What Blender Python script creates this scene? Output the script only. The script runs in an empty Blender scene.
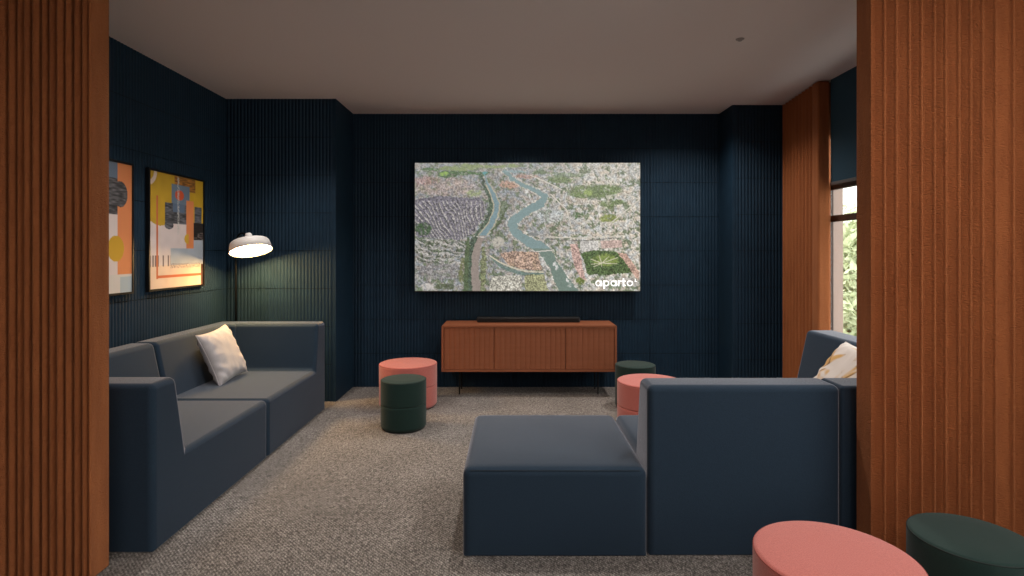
import bpy, bmesh, math, random
import numpy as np
from mathutils import Vector, Matrix, Euler
random.seed(7); rng = np.random.default_rng(11)
S = bpy.context.scene
COL = S.collection
PI = math.pi

# ------------------------------------------------------------------ helpers
def lin(c):
    return tuple(((v/255)/12.92 if v/255 <= .04045 else ((v/255+.055)/1.055)**2.4) for v in c)

def new_mat(name, base=(.5,.5,.5), rough=.8, sheen=0, sheen_rough=.5, metal=0, spec=.5, emit=None, estr=0):
    m = bpy.data.materials.new(name); m.use_nodes = True
    b = m.node_tree.nodes['Principled BSDF']
    b.inputs['Base Color'].default_value = (*base, 1)
    b.inputs['Roughness'].default_value = rough
    b.inputs['Metallic'].default_value = metal
    b.inputs['Specular IOR Level'].default_value = spec
    b.inputs['Sheen Weight'].default_value = sheen
    b.inputs['Sheen Roughness'].default_value = sheen_rough
    if emit:
        b.inputs['Emission Color'].default_value = (*emit, 1)
        b.inputs['Emission Strength'].default_value = estr
    return m

def N(m, t, **kw):
    n = m.node_tree.nodes.new(t)
    for k, v in kw.items(): setattr(n, k, v)
    return n
def L(m, a, b): m.node_tree.links.new(a, b)
def bsdf(m): return m.node_tree.nodes['Principled BSDF']

def texture(m, c1, c2, scale=(200,200,200), kind='noise', bump=.2, dist=.002, detail=3, lo=.35, hi=.65, coord='Object', rot=None):
    """mix two colours by a procedural texture and bump with it"""
    tc = N(m,'ShaderNodeTexCoord'); mp = N(m,'ShaderNodeMapping')
    mp.inputs['Scale'].default_value = scale
    if rot: mp.inputs['Rotation'].default_value = rot
    L(m, tc.outputs[coord], mp.inputs['Vector'])
    if kind == 'noise':
        t = N(m,'ShaderNodeTexNoise'); t.inputs['Scale'].default_value = 1; t.inputs['Detail'].default_value = detail
        out = t.outputs['Fac']
    else:
        t = N(m,'ShaderNodeTexVoronoi'); t.inputs['Scale'].default_value = 1
        out = t.outputs['Distance']
    L(m, mp.outputs[0], t.inputs['Vector'])
    r = N(m,'ShaderNodeMapRange'); r.inputs[1].default_value = lo; r.inputs[2].default_value = hi
    L(m, out, r.inputs[0])
    mx = N(m,'ShaderNodeMix', data_type='RGBA')
    mx.inputs[6].default_value = (*c1,1); mx.inputs[7].default_value = (*c2,1)
    L(m, r.outputs[0], mx.inputs[0]); L(m, mx.outputs[2], bsdf(m).inputs['Base Color'])
    bp = N(m,'ShaderNodeBump'); bp.inputs['Strength'].default_value = bump; bp.inputs['Distance'].default_value = dist
    L(m, r.outputs[0], bp.inputs['Height']); L(m, bp.outputs[0], bsdf(m).inputs['Normal'])
    return m

def mesh_obj(name, verts, faces, mat, parent=None, smooth=False):
    me = bpy.data.meshes.new(name); me.from_pydata([tuple(v) for v in verts], [], faces)
    me.validate(); me.update()
    o = bpy.data.objects.new(name, me); COL.objects.link(o)
    for mm in (mat if isinstance(mat,(list,tuple)) else [mat]): me.materials.append(mm)
    if smooth: me.shade_smooth()
    if parent: o.parent = parent
    return o

def bm_obj(name, bm, mat, parent=None, smooth=False):
    bmesh.ops.recalc_face_normals(bm, faces=bm.faces)
    me = bpy.data.meshes.new(name); bm.to_mesh(me); bm.free()
    o = bpy.data.objects.new(name, me); COL.objects.link(o)
    for mm in (mat if isinstance(mat,(list,tuple)) else [mat]): me.materials.append(mm)
    if smooth: me.shade_smooth()
    if parent: o.parent = parent
    return o

def empty(name, loc, rz=0):
    o = bpy.data.objects.new(name, None); COL.objects.link(o)
    o.location = loc; o.rotation_euler = (0,0,rz); o.empty_display_size = .1
    return o
def tag(o, label, cat, group=None, kind=None):
    o['label'] = label; o['category'] = cat
    if group: o['group'] = group
    if kind: o['kind'] = kind
    return o
def struct(o): o['kind'] = 'structure'; return o

def kid(o, root):
    o.parent = root; o.matrix_parent_inverse = Matrix.LocRotScale(root.location, root.rotation_euler, root.scale).inverted(); return o
def add_box(bm, x0,x1,y0,y1,z0,z1):
    vs = [bm.verts.new(p) for p in ((x0,y0,z0),(x1,y0,z0),(x1,y1,z0),(x0,y1,z0),(x0,y0,z1),(x1,y0,z1),(x1,y1,z1),(x0,y1,z1))]
    for f in ((0,3,2,1),(4,5,6,7),(0,1,5,4),(1,2,6,5),(2,3,7,6),(3,0,4,7)): bm.faces.new([vs[i] for i in f])
def box(name, x0,x1,y0,y1,z0,z1, mat, parent=None, bev=0, seg=2):
    bm = bmesh.new(); add_box(bm, x0,x1,y0,y1,z0,z1)
    if bev: bmesh.ops.bevel(bm, geom=list(bm.edges), offset=bev, segments=seg, profile=.5, affect='EDGES')
    return bm_obj(name, bm, mat, parent, smooth=False)

def prism(bm, pts, axis, a, b):
    """polygon pts (p,h) extruded along axis 'x' (pts are (y,z)) or 'y' (pts are (x,z)) or 'z' (pts are (x,y))"""
    def P(p, t):
        return {'x':(t,p[0],p[1]), 'y':(p[0],t,p[1]), 'z':(p[0],p[1],t)}[axis]
    A = [bm.verts.new(P(p,a)) for p in pts]; B = [bm.verts.new(P(p,b)) for p in pts]
    bm.faces.new(A); bm.faces.new(B[::-1])
    n = len(pts)
    for i in range(n): bm.faces.new((A[i],B[i],B[(i+1)%n],A[(i+1)%n]))

def soft(o, w=.03, seg=4, ang=25):
    bm = bmesh.new(); bm.from_mesh(o.data); lay = bm.edges.layers.float.new('bevel_weight_edge')
    for e in bm.edges:
        if len(e.link_faces) == 2 and e.calc_face_angle() > math.radians(ang):
            zz_ = max(v.co.z for v in e.verts)
            e[lay] = .2 if zz_ < .05 else 1
    bm.to_mesh(o.data); bm.free()
    m = o.modifiers.new('b','BEVEL'); m.width = w; m.segments = seg; m.limit_method = 'WEIGHT'
    m.harden_normals = False
    o.data.shade_smooth()
    w2 = o.modifiers.new('wn','WEIGHTED_NORMAL'); w2.keep_sharp = False
    return o

def lathe(name, prof, mat, parent=None, seg=64, smooth=True):
    vs, fs = [], []
    n = len(prof)
    for k in range(seg):
        a = 2*PI*k/seg
        for r, z in prof: vs.append((r*math.cos(a), r*math.sin(a), z))
    for k in range(seg):
        k2 = (k+1)%seg
        for i in range(n-1): fs.append((k*n+i, k2*n+i, k2*n+i+1, k*n+i+1))
    bm = bmesh.new()
    V = [bm.verts.new(v) for v in vs]
    for f in fs: bm.faces.new([V[i] for i in f])
    bmesh.ops.remove_doubles(bm, verts=bm.verts, dist=1e-5)
    return bm_obj(name, bm, mat, parent, smooth)

def tube(name, pts, r, mat, parent=None, sides=10, closed=False):
    pts = [Vector(p) for p in pts]; n = len(pts); bm = bmesh.new(); rings = []
    up0 = None
    for i in range(n):
        if closed: d = (pts[(i+1)%n]-pts[i-1]).normalized()
        else: d = (pts[min(i+1,n-1)]-pts[max(i-1,0)]).normalized()
        if up0 is None:
            up0 = Vector((0,0,1)) if abs(d.z) < .9 else Vector((1,0,0))
        s = d.cross(up0)
        if s.length < 1e-4: s = d.cross(Vector((0,1,0)))
        s.normalize(); u = s.cross(d).normalized(); up0 = u
        rings.append([bm.verts.new(pts[i]+r*(math.cos(2*PI*k/sides)*s+math.sin(2*PI*k/sides)*u)) for k in range(sides)])
    for i in range(n if closed else n-1):
        A, B = rings[i], rings[(i+1)%n]
        for k in range(sides): bm.faces.new((A[k],A[(k+1)%sides],B[(k+1)%sides],B[k]))
    if not closed: bm.faces.new(rings[0]); bm.faces.new(rings[-1][::-1])
    return bm_obj(name, bm, mat, parent, True)

# ------------------------------------------------------------------ materials
M = {}
M['panel'] = texture(new_mat('petrol_panel', rough=.65, spec=.22), (.0084,.0258,.048), (.0096,.030,.055), (9,9,9), bump=.0)
M['seam'] = new_mat('panel_groove', (.004,.009,.014), .9)
M['ceil'] = new_mat('ceiling_paint', (.86,.765,.735), .95, spec=.2)
M['reveal'] = new_mat('reveal_plaster', lin((178,158,150)), .9)
M['blind'] = texture(new_mat('blind_cloth', rough=.85), (.014,.054,.090), (.016,.060,.100), (400,400,400), bump=.1, dist=.0005)
M['blindbar'] = new_mat('blind_bar', (.14,.13,.13), .5, metal=.3)
M['brown'] = texture(new_mat('window_wood', rough=.5), (.035,.014,.009), (.05,.021,.013), (30,5,60), bump=.0)

def curtain_mat(name, c1, c2):
    m = new_mat(name, rough=.9, sheen=.25, sheen_rough=.6, spec=.15)
    bsdf(m).inputs['Sheen Tint'].default_value = (1,.6,.35,1)
    tc = N(m,'ShaderNodeTexCoord')
    mp = N(m,'ShaderNodeMapping'); mp.inputs['Scale'].default_value = (30,30,4); L(m, tc.outputs['Object'], mp.inputs['Vector'])
    n1 = N(m,'ShaderNodeTexNoise'); n1.inputs['Scale'].default_value = 1; L(m, mp.outputs[0], n1.inputs['Vector'])
    mx = N(m,'ShaderNodeMix', data_type='RGBA'); mx.inputs[6].default_value = (*c1,1); mx.inputs[7].default_value = (*c2,1)
    r = N(m,'ShaderNodeMapRange'); r.inputs[1].default_value=.3; r.inputs[2].default_value=.7
    L(m, n1.outputs['Fac'], r.inputs[0]); L(m, r.outputs[0], mx.inputs[0]); L(m, mx.outputs[2], bsdf(m).inputs['Base Color'])
    # crinkled weave: distorted thin horizontal ripples
    mp2 = N(m,'ShaderNodeMapping'); mp2.inputs['Scale'].default_value = (55,55,150); L(m, tc.outputs['Object'], mp2.inputs['Vector'])
    n2 = N(m,'ShaderNodeTexNoise'); n2.inputs['Scale'].default_value = 1; n2.inputs['Detail'].default_value = 2; n2.inputs['Distortion'].default_value = 1.5
    L(m, mp2.outputs[0], n2.inputs['Vector'])
    bp = N(m,'ShaderNodeBump'); bp.inputs['Strength'].default_value = .8; bp.inputs['Distance'].default_value = .007
    L(m, n2.outputs['Fac'], bp.inputs['Height']); L(m, bp.outputs[0], bsdf(m).inputs['Normal'])
    return m
M['curtain'] = curtain_mat('rust_curtain', (.30,.090,.030), (.375,.118,.039))

def carpet_mat():
    m = new_mat('loop_carpet', rough=1, spec=.05, sheen=.1)
    tc = N(m,'ShaderNodeTexCoord')
    mp = N(m,'ShaderNodeMapping'); mp.inputs['Scale'].default_value = (150,80,1); mp.inputs['Rotation'].default_value = (0,0,math.radians(35))
    L(m, tc.outputs['Object'], mp.inputs['Vector'])
    v = N(m,'ShaderNodeTexVoronoi'); v.inputs['Scale'].default_value = 1; L(m, mp.outputs[0], v.inputs['Vector'])
    n = N(m,'ShaderNodeTexNoise'); n.inputs['Scale'].default_value = 45; n.inputs['Detail'].default_value = 4; L(m, tc.outputs['Object'], n.inputs['Vector'])
    n3 = N(m,'ShaderNodeTexNoise'); n3.inputs['Scale'].default_value = 3; n3.inputs['Detail'].default_value = 3; L(m, tc.outputs['Object'], n3.inputs['Vector'])
    cr = N(m,'ShaderNodeValToRGB'); e = cr.color_ramp.elements
    e[0].position = .1; e[0].color = (.41,.377,.352,1); e[1].position = .75; e[1].color = (.145,.133,.124,1)
    L(m, v.outputs['Distance'], cr.inputs[0])
    cr2 = N(m,'ShaderNodeValToRGB'); e = cr2.color_ramp.elements
    e[0].position = .34; e[0].color = (.68,.67,.66,1); e[1].position = .68; e[1].color = (1.2,1.19,1.18,1)
    L(m, n.outputs['Fac'], cr2.inputs[0])
    cr3 = N(m,'ShaderNodeValToRGB'); e = cr3.color_ramp.elements
    e[0].position = .35; e[0].color = (.88,.87,.86,1); e[1].position = .65; e[1].color = (1.05,1.05,1.05,1)
    L(m, n3.outputs['Fac'], cr3.inputs[0])
    mx = N(m,'ShaderNodeMix', data_type='RGBA', blend_type='MULTIPLY'); mx.inputs[0].default_value = 1
    L(m, cr.outputs[0], mx.inputs[6]); L(m, cr2.outputs[0], mx.inputs[7])
    mx2 = N(m,'ShaderNodeMix', data_type='RGBA', blend_type='MULTIPLY'); mx2.inputs[0].default_value = 1
    L(m, mx.outputs[2], mx2.inputs[6]); L(m, cr3.outputs[0], mx2.inputs[7])
    L(m, mx2.outputs[2], bsdf(m).inputs['Base Color'])
    wv = N(m,'ShaderNodeTexWave', bands_direction='DIAGONAL'); wv.inputs['Scale'].default_value = 36; wv.inputs['Distortion'].default_value = 5
    wv.inputs['Detail'].default_value = 3; wv.inputs['Detail Scale'].default_value = 4
    L(m, tc.outputs['Object'], wv.inputs['Vector'])
    cr4 = N(m,'ShaderNodeValToRGB'); e = cr4.color_ramp.elements
    e[0].position = .15; e[0].color = (.66,.65,.64,1); e[1].position = .85; e[1].color = (1.22,1.22,1.22,1)
    L(m, wv.outputs['Fac'], cr4.inputs[0])
    mx3 = N(m,'ShaderNodeMix', data_type='RGBA', blend_type='MULTIPLY'); mx3.inputs[0].default_value = 1
    L(m, mx2.outputs[2], mx3.inputs[6]); L(m, cr4.outputs[0], mx3.inputs[7]); L(m, mx3.outputs[2], bsdf(m).inputs['Base Color'])
    bp = N(m,'ShaderNodeBump', invert=True); bp.inputs['Strength'].default_value = .6; bp.inputs['Distance'].default_value = .006
    L(m, v.outputs['Distance'], bp.inputs['Height']); L(m, bp.outputs[0], bsdf(m).inputs['Normal'])
    return m
M['carpet'] = carpet_mat()
M['sofa'] = texture(new_mat('slate_velvet', rough=.85, sheen=.75, sheen_rough=.32, spec=.2), (.018,.034,.056), (.021,.040,.066), (260,260,260), bump=.25, dist=.001, detail=2)
bsdf(M['sofa']).inputs['Sheen Tint'].default_value = (.85,.85,.95,1)
M['piping'] = new_mat('sofa_piping', (.008,.014,.022), .9)
M['pink'] = texture(new_mat('coral_fabric', rough=.9, sheen=.3, spec=.2), (.46,.125,.105), (.56,.165,.14), (300,300,300), bump=.4, dist=.001)
M['pinkseam'] = new_mat('coral_seam', (.36,.09,.075), .9)
M['green'] = texture(new_mat('bottle_green_fabric', rough=.8, sheen=.12, spec=.2), (.009,.027,.023), (.012,.034,.029), (300,300,300), bump=.25, dist=.001)
M['greenseam'] = new_mat('green_seam', (.006,.013,.011), .8)
M['black'] = new_mat('black_metal', (.006,.006,.006), .45, metal=.4)
M['blackplastic'] = new_mat('black_plastic', (.008,.008,.009), .4)
M['terra'] = texture(new_mat('terracotta_lacquer', rough=.6, spec=.3), (.25,.083,.037), (.27,.090,.041), (4,40,40), bump=.0)
M['lampwhite'] = new_mat('white_enamel', (.85,.82,.80), .5)
M['lampglow'] = new_mat('lamp_diffuser', (.8,.8,.8), .5, emit=(1,.60,.22), estr=72)
M['frame'] = new_mat('black_frame', (.006,.006,.007), .4)
M['pillow'] = texture(new_mat('pale_pillow', rough=.9, sheen=.2), (.44,.41,.42), (.50,.47,.48), (200,200,200), bump=.3, dist=.001)

def pattern_pillow():
    m = new_mat('leaf_print_pillow', rough=.9, sheen=.2)
    tc = N(m,'ShaderNodeTexCoord')
    n = N(m,'ShaderNodeTexNoise'); n.inputs['Scale'].default_value = 4.2; n.inputs['Detail'].default_value = 2; n.inputs['Distortion'].default_value = 1.2
    L(m, tc.outputs['Object'], n.inputs['Vector'])
    cr = N(m,'ShaderNodeValToRGB'); cr.color_ramp.interpolation = 'LINEAR'; e = cr.color_ramp.elements
    e[0].position = .50; e[0].color = (.68,.62,.58,1); e[1].position = .56; e[1].color = (.60,.36,.12,1)
    L(m, n.outputs['Fac'], cr.inputs[0])
    v = N(m,'ShaderNodeTexVoronoi', feature='DISTANCE_TO_EDGE'); v.inputs['Scale'].default_value = 9
    L(m, tc.outputs['Object'], v.inputs['Vector'])
    c2 = N(m,'ShaderNodeValToRGB'); e = c2.color_ramp.elements
    e[0].position = .02; e[0].color = (.35,.3,.28,1); e[1].position = .05; e[1].color = (1,1,1,1)
    L(m, v.outputs['Distance'], c2.inputs[0])
    # leaf veins only where the print is
    mask = N(m,'ShaderNodeMapRange'); mask.inputs[1].default_value=.5; mask.inputs[2].default_value=.56
    L(m, n.outputs['Fac'], mask.inputs[0])
    mx = N(m,'ShaderNodeMix', data_type='RGBA', blend_type='MULTIPLY')
    L(m, mask.outputs[0], mx.inputs[0]); L(m, cr.outputs[0], mx.inputs[6]); L(m, c2.outputs[0], mx.inputs[7])
    L(m, mx.outputs[2], bsdf(m).inputs['Base Color'])
    return m
M['leafpillow'] = pattern_pillow()

def attr_mat(name, emission=0, rough=.5):
    m = new_mat(name, rough=rough); a = N(m,'ShaderNodeAttribute'); a.attribute_name = 'picture'
    if emission:
        bsdf(m).inputs['Base Color'].default_value = (.01,.01,.01,1)
        L(m, a.outputs['Color'], bsdf(m).inputs['Emission Color']); bsdf(m).inputs['Emission Strength'].default_value = emission
    else: L(m, a.outputs['Color'], bsdf(m).inputs['Base Color'])
    return m
M['screen'] = attr_mat('screen_picture', 0.80, .25)
M['print'] = attr_mat('art_print', 0, .7)
M['logo'] = new_mat('logo_white', (.8,.8,.8), .5, emit=(1,1,1), estr=.84)

def glass_mat():
    m = bpy.data.materials.new('window_glass'); m.use_nodes = True; nt = m.node_tree; nt.nodes.clear()
    o = nt.nodes.new('ShaderNodeOutputMaterial'); mx = nt.nodes.new('ShaderNodeMixShader')
    t = nt.nodes.new('ShaderNodeBsdfTransparent'); g = nt.nodes.new('ShaderNodeBsdfGlossy')
    t.inputs[0].default_value = (.95,.97,.96,1); g.inputs['Roughness'].default_value = .02
    mx.inputs[0].default_value = .06
    nt.links.new(t.outputs[0], mx.inputs[1]); nt.links.new(g.outputs[0], mx.inputs[2]); nt.links.new(mx.outputs[0], o.inputs[0])
    return m
M['glass'] = glass_mat()

# ------------------------------------------------------------------ room
H = 2.631; XL = -2.483; XR = 2.50; YB = 5.393; YF = -2.6
YPL = 4.865; YPR = 5.07; XPL = -1.53; XPR = 1.995

o = mesh_obj('floor', [(XL-.2,YF-.2,0),(XR+.2,YF-.2,0),(XR+.2,YB+.2,0),(XL-.2,YB+.2,0),(XL-.2,YF-.2,-.1),(XR+.2,YF-.2,-.1),(XR+.2,YB+.2,-.1),(XL-.2,YB+.2,-.1)],
     [(0,1,2,3),(7,6,5,4),(0,4,5,1),(1,5,6,2),(2,6,7,3),(3,7,4,0)], M['carpet']); struct(o)
struct(box('ceiling', XL-.2,XR+.2,YF-.2,YB+.2,H,H+.12, M['ceil']))

def fluted(bm, a, b, nrm, z0=0.0, z1=H, pitch=.03, depth=.0055, row=.329, tile=22, rows=True):
    """vertical half round flutes along the 2D line a-b, projecting back from the crest line"""
    a = Vector(a); b = Vector(b); nrm = Vector(nrm); d = b-a; n = max(1, round(d.length/pitch)); d = d/n
    prof = [(0,0),(.10,.35),(.26,.80),(.5,1),(.74,.80),(.90,.35)]
    P = []
    for i in range(n):
        for t, h in prof:
            hh = -depth*(1-h)
            if i % tile == 0 and t == 0: hh = -depth*2.0
            P.append(a+d*(i+t)+nrm*hh)
    P.append(b-nrm*depth)
    zs = [z0]; z = z0+.326-.003
    edges = []
    zc = z0
    k = 1
    while True:
        zt = .329*k-.005
        if zt >= z1-.02: edges.append((zc, z1)); break
        edges.append((zc, zt-.0025)); zc = zt+.0025; k += 1
    for (u, v) in edges:
        A = [bm.verts.new((p.x,p.y,u)) for p in P]; B = [bm.verts.new((p.x,p.y,v)) for p in P]
        for i in range(len(P)-1): 
            f = bm.faces.new((A[i],A[i+1],B[i+1],B[i])); f.material_index = 0

def panel_wall(name, a, b, nrm, thick, pitch=.03):
    bm = bmesh.new(); fluted(bm, a, b, nrm, pitch=pitch)
    a2 = Vector(a)-Vector(nrm)*.017; b2 = Vector(b)-Vector(nrm)*.017
    c2 = b2-Vector(nrm)*thick; d2 = a2-Vector(nrm)*thick
    nf = len(bm.faces)
    prism(bm, [a2,b2,c2,d2], 'z', 0, H)
    bm.faces.ensure_lookup_table()
    for f in bm.faces[nf:]: f.material_index = 1
    me = bpy.data.meshes.new(name); bm.to_mesh(me); bm.free()
    o = bpy.data.objects.new(name, me); COL.objects.link(o); me.materials.append(M['panel']); me.materials.append(M['seam'])
    return struct(o)

# make faces point into the room
panel_wall('wall_left', (XL,YB), (XL,YF), (1,0), .15)
panel_wall('wall_back', (XR+.15,YB), (XL-.15,YB), (0,-1), .15)
panel_wall('wall_back_left', (XPL-.002,YPL), (XL-.001,YPL), (0,-1), YB-YPL-.02)
panel_wall('wall_back_right', (XR+.001,YPR), (XPR+.002,YPR), (0,-1), YB-YPR-.02)
# smooth returns of the two projecting panels
struct(box('trim_1', XPL-.03,XPL,YPL-.002,YB+.01,0,H, M['panel']))
struct(box('trim_2', XPR,XPR+.03,YPR-.002,YB+.01,0,H, M['panel']))
struct(box('wall_front', XL-.15,XR+.15,YF-.15,YF,0,H, M['ceil']))

# right wall with a window opening, plus an unseen one added for daylight
WY0, WY1, WZ0, WZ1 = 2.55, 4.44, .50, 2.25
WT = .125
def right_wall():
    bm = bmesh.new()
    ys = [YF-.15, -.9, 1.5, WY0, WY1, YB+.15]; zs = [0, WZ0, WZ1, H]
    for i in range(5):
        for j in range(3):
            if i in (1,3) and j == 1: continue
            add_box(bm, XR, XR+WT, ys[i], ys[i+1], zs[j], zs[j+1])
    bmesh.ops.remove_doubles(bm, verts=bm.verts, dist=1e-5)
    # drop inner shared faces
    seen = {}
    for f in list(bm.faces):
        k = tuple(sorted(v.index for v in f.verts))
        bm.verts.index_update()
    bm.verts.index_update()
    for f in bm.faces: seen.setdefault(tuple(sorted(v.index for v in f.verts)), []).append(f)
    dead = [f for fs in seen.values() if len(fs) > 1 for f in fs]
    bmesh.ops.delete(bm, geom=dead, context='FACES')
    bmesh.ops.recalc_face_normals(bm, faces=bm.faces)
    for f in bm.faces: f.material_index = 0 if all(abs(v.co.x-XR) < 1e-4 for v in f.verts) else 1
    me = bpy.data.meshes.new('wall_right'); bm.to_mesh(me); bm.free()
    o = bpy.data.objects.new('wall_right', me); COL.objects.link(o); me.materials.append(M['blind']); me.materials.append(M['reveal'])
    return struct(o)
right_wall()
w = struct(empty('window_1', (XR, WY1, WZ0)))
w2 = struct(empty('added_window', (XR, 1.5, WZ0)))  # unseen window, added so daylight reaches the near curtains from the right
def wchild(o): 
    o.parent = w; o.matrix_parent_inverse = Matrix.Translation((-XR,-WY1,-WZ0)); return o
bm = bmesh.new()
FX0, FX1 = XR+.004, XR+.045
for (y0,y1,z0,z1) in ((WY0,WY1,1.787,1.85),(WY0,WY1,1.537,1.585),(WY0,WY1,WZ0,WZ0+.05),(WY0,WY1,WZ1-.05,WZ1),(WY1-.006,WY1,WZ0,WZ1),(WY0,WY0+.05,WZ0,WZ1),(3.42,3.47,WZ0,WZ1)):
    add_box(bm, FX0,FX1,y0,y1,z0,z1)
wchild(bm_obj('window_frame', bm, M['brown']))
wchild(box('window_pane', FX0+.018,FX0+.022,WY0+.04,WY1-.01,WZ0+.04,WZ1-.04, M['glass']))
wchild(box('window_sill', XR-.0,XR+WT,WY0,WY1,WZ0-.0,WZ0+.012, M['reveal']))

bm = bmesh.new()  # frame and pane of the added window
for (y0,y1,z0,z1) in ((-.9,1.5,1.537,1.585),(-.9,1.5,WZ0,WZ0+.05),(-.9,1.5,WZ1-.05,WZ1),(-.9,-.85,WZ0,WZ1),(1.45,1.5,WZ0,WZ1)):
    add_box(bm, FX0,FX1,y0,y1,z0,z1)
kid(bm_obj('window_frame', bm, M['brown']), w2)
kid(box('window_pane', FX0+.018,FX0+.022,-.87,1.47,WZ0+.04,WZ1-.04, M['glass']), w2)
rb = tag(empty('roller_blind', (2.465,3.45,H)), 'dark blue roller blind half lowered over the window at the right', 'blind')
kid(box('blind_cloth', 2.463,2.466,2.56,4.325,1.835,H-.001, M['blind']), rb)
kid(box('bottom_bar', 2.456,2.471,2.56,4.327,1.815,1.837, M['blindbar'], bev=.003), rb)

# ceiling sprinkler
sp = tag(lathe('ceiling_sprinkler', [(0,-.012),(.012,-.012),(.014,-.006),(.024,-.004),(.026,0),(0,0)], new_mat('sprinkler_metal',(.40,.36,.34),.5), seg=24), 'tiny round grey sprinkler head set in the ceiling', 'sprinkler')
sp.location = (1.425,3.5,H)

# ------------------------------------------------------------------ curtains
def closed_curtain(name, pts, z0, z1, label):
    bm = bmesh.new(); n = len(pts)
    nz = 2
    A = [bm.verts.new((x,y,z0)) for x,y in pts]; B = [bm.verts.new((x,y,z1)) for x,y in pts]
    for i in range(n): bm.faces.new((A[i],A[(i+1)%n],B[(i+1)%n],B[i]))
    ft = bm.faces.new(A); fb = bm.faces.new(B[::-1])
    bmesh.ops.triangulate(bm, faces=[ft,fb], ngon_method='EAR_CLIP')
    o = bm_obj(name, bm, M['curtain']); tag(o, label, 'curtain')
    return o

# left foreground: tight rounded pleats ending in a flat folded edge
pts = [(-1.659,2.305),(-1.657,2.29),(-1.657,2.210),(-1.6585,2.203),(-1.6625,2.2005),(-1.6655,2.203)]
x = -1.6695
xs_l = []
pit = .0322; k = 0
while x-pit > -2.46:
    ww = pit*(1+.10*math.sin(k*2.3)); 
    pts += [(x+.002,2.215),(x-.0015,2.252)]
    for t in (0,.1,.3,.55,.8,.95,1.0):
        yy = 2.226-.026*math.sin(PI*(.08+.84*t))**.5 + .004*math.sin(k*1.7)
        pts.append((x-.0045-(ww-.009)*t, yy))
    pts.append((x-ww+.0035,2.252)); x -= ww; k += 1
pts.append((-2.475,2.23))
xe = -2.475
pts.append((xe,2.30))
x = xe
while x+pit < -1.68:
    pts += [(x+.004,2.282),(x+.012,2.303),(x+.024,2.303)]; x += pit
closed_curtain('curtain', pts, .012, H-.012, 'rust orange curtain in narrow tight rounded pleats at the left edge')

# right foreground: knife pleats, each ramping out to a lip
lips_px = [872.6,885.8,897.6,910.8,922.9,935.8,947.2,960.4,972.2,984,997.2,1015]
lips = [(p-512)/560*2.235 for p in (872.6,885.8,897.6,910.8,922.9,935.8,947.2,960.4,972.2,984,997.2,1015)]
while lips[-1] < 2.40: lips.append(lips[-1]+.048+.012*random.random())
pts = [(1.440,2.34),(1.4385,2.325),(1.4345,2.245),(1.4355,2.238),(1.439,2.2355)]
for i in range(len(lips)-1):
    a, b = lips[i], lips[i+1]
    pts += [(a+.0015,2.238),(a+.003,2.244),(a-.0015,2.284)]        # lip folds back
    w_ = b-a
    pts += [(a+.004,2.2860),(a+.25*w_,2.277),(a+.55*w_,2.264),(b-.013,2.2505),(b-.0090,2.2450),(b-.0065,2.2365),(b-.0035,2.2335),(b-.0008,2.2345)]
pts += [(lips[-1]+.002,2.24),(2.47,2.26),(2.47,2.33)]
x = 2.45
while x > 1.48: pts += [(x,2.345),(x-.02,2.345),(x-.025,2.335)]; x -= .045
closed_curtain('curtain', pts, .012, H-.012, 'rust orange curtain in wide overlapping knife pleats behind the big poufs')

# window curtain between the corner and the window
pts = []
y0, y1 = 5.045, 4.44; n = 9
for i in range(n):
    ya = y0+(y1-y0)*i/n; yb_ = y0+(y1-y0)*(i+1)/n
    xo = 2.432+(2.375-2.432)*(i+.5)/n
    for t, d_ in ((.01,.060),(.03,.020),(.12,.005),(.28,0),(.46,.004),(.60,.013),(.72,.028),(.80,.060)):
        pts.append((xo+d_, ya+(yb_-ya)*t))
pts += [(2.392,4.432),(2.374,4.428),(2.3695,4.40),(2.3695,4.345),(2.373,4.337),(2.382,4.333),(2.42,4.334),(2.452,4.333),(2.458,4.345),(2.458,4.36),(2.486,4.37),(2.488,4.6),(2.488,5.045)]
closed_curtain('curtain', pts, .012, H-.010, 'pleated rust orange curtain beside the window in the far right corner')

# ------------------------------------------------------------------ television
def rgb_noise(h, w, cell_y, cell_x):
    return rng.random((int(h/cell_y)+2, int(w/cell_x)+2))
def up(a, h, w):
    yi = np.linspace(0, a.shape[0]-1.001, h); xi = np.linspace(0, a.shape[1]-1.001, w)
    y0_ = yi.astype(int); x0_ = xi.astype(int); fy = (yi-y0_)[:,None]; fx = (xi-x0_)[None,:]
    A = a[y0_][:,x0_]; B = a[y0_][:,x0_+1]; C = a[y0_+1][:,x0_]; D = a[y0_+1][:,x0_+1]
    return A*(1-fy)*(1-fx)+B*(1-fy)*fx+C*fy*(1-fx)+D*fy*fx
def smooth_noise(h, w, cell): return up(rng.random((int(h/cell)+3, int(w/cell)+3)), h, w)
def picture(name, cols, rows, img, P, mat, parent):
    """img rows x cols x 3 in sRGB 0..255, P(u,v) gives the point; one vertex per sample"""
    vs = [P(i/(cols-1), j/(rows-1)) for j in range(rows) for i in range(cols)]
    fs = [(j*cols+i, (j+1)*cols+i, (j+1)*cols+i+1, j*cols+i+1) for j in range(rows-1) for i in range(cols-1)]
    me = bpy.data.meshes.new(name); me.from_pydata(vs, [], fs)
    c = np.clip(img/255., 0, 1); c = np.where(c <= .04045, c/12.92, ((c+.055)/1.055)**2.4)
    rgba = np.ones((rows*cols,4), dtype=np.float32); rgba[:,:3] = c.reshape(-1,3)
    a = me.color_attributes.new('picture','FLOAT_COLOR','POINT'); a.data.foreach_set('color', rgba.ravel())
    o = bpy.data.objects.new(name, me); COL.objects.link(o); me.materials.append(mat)
    return kid(o, parent)

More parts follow.
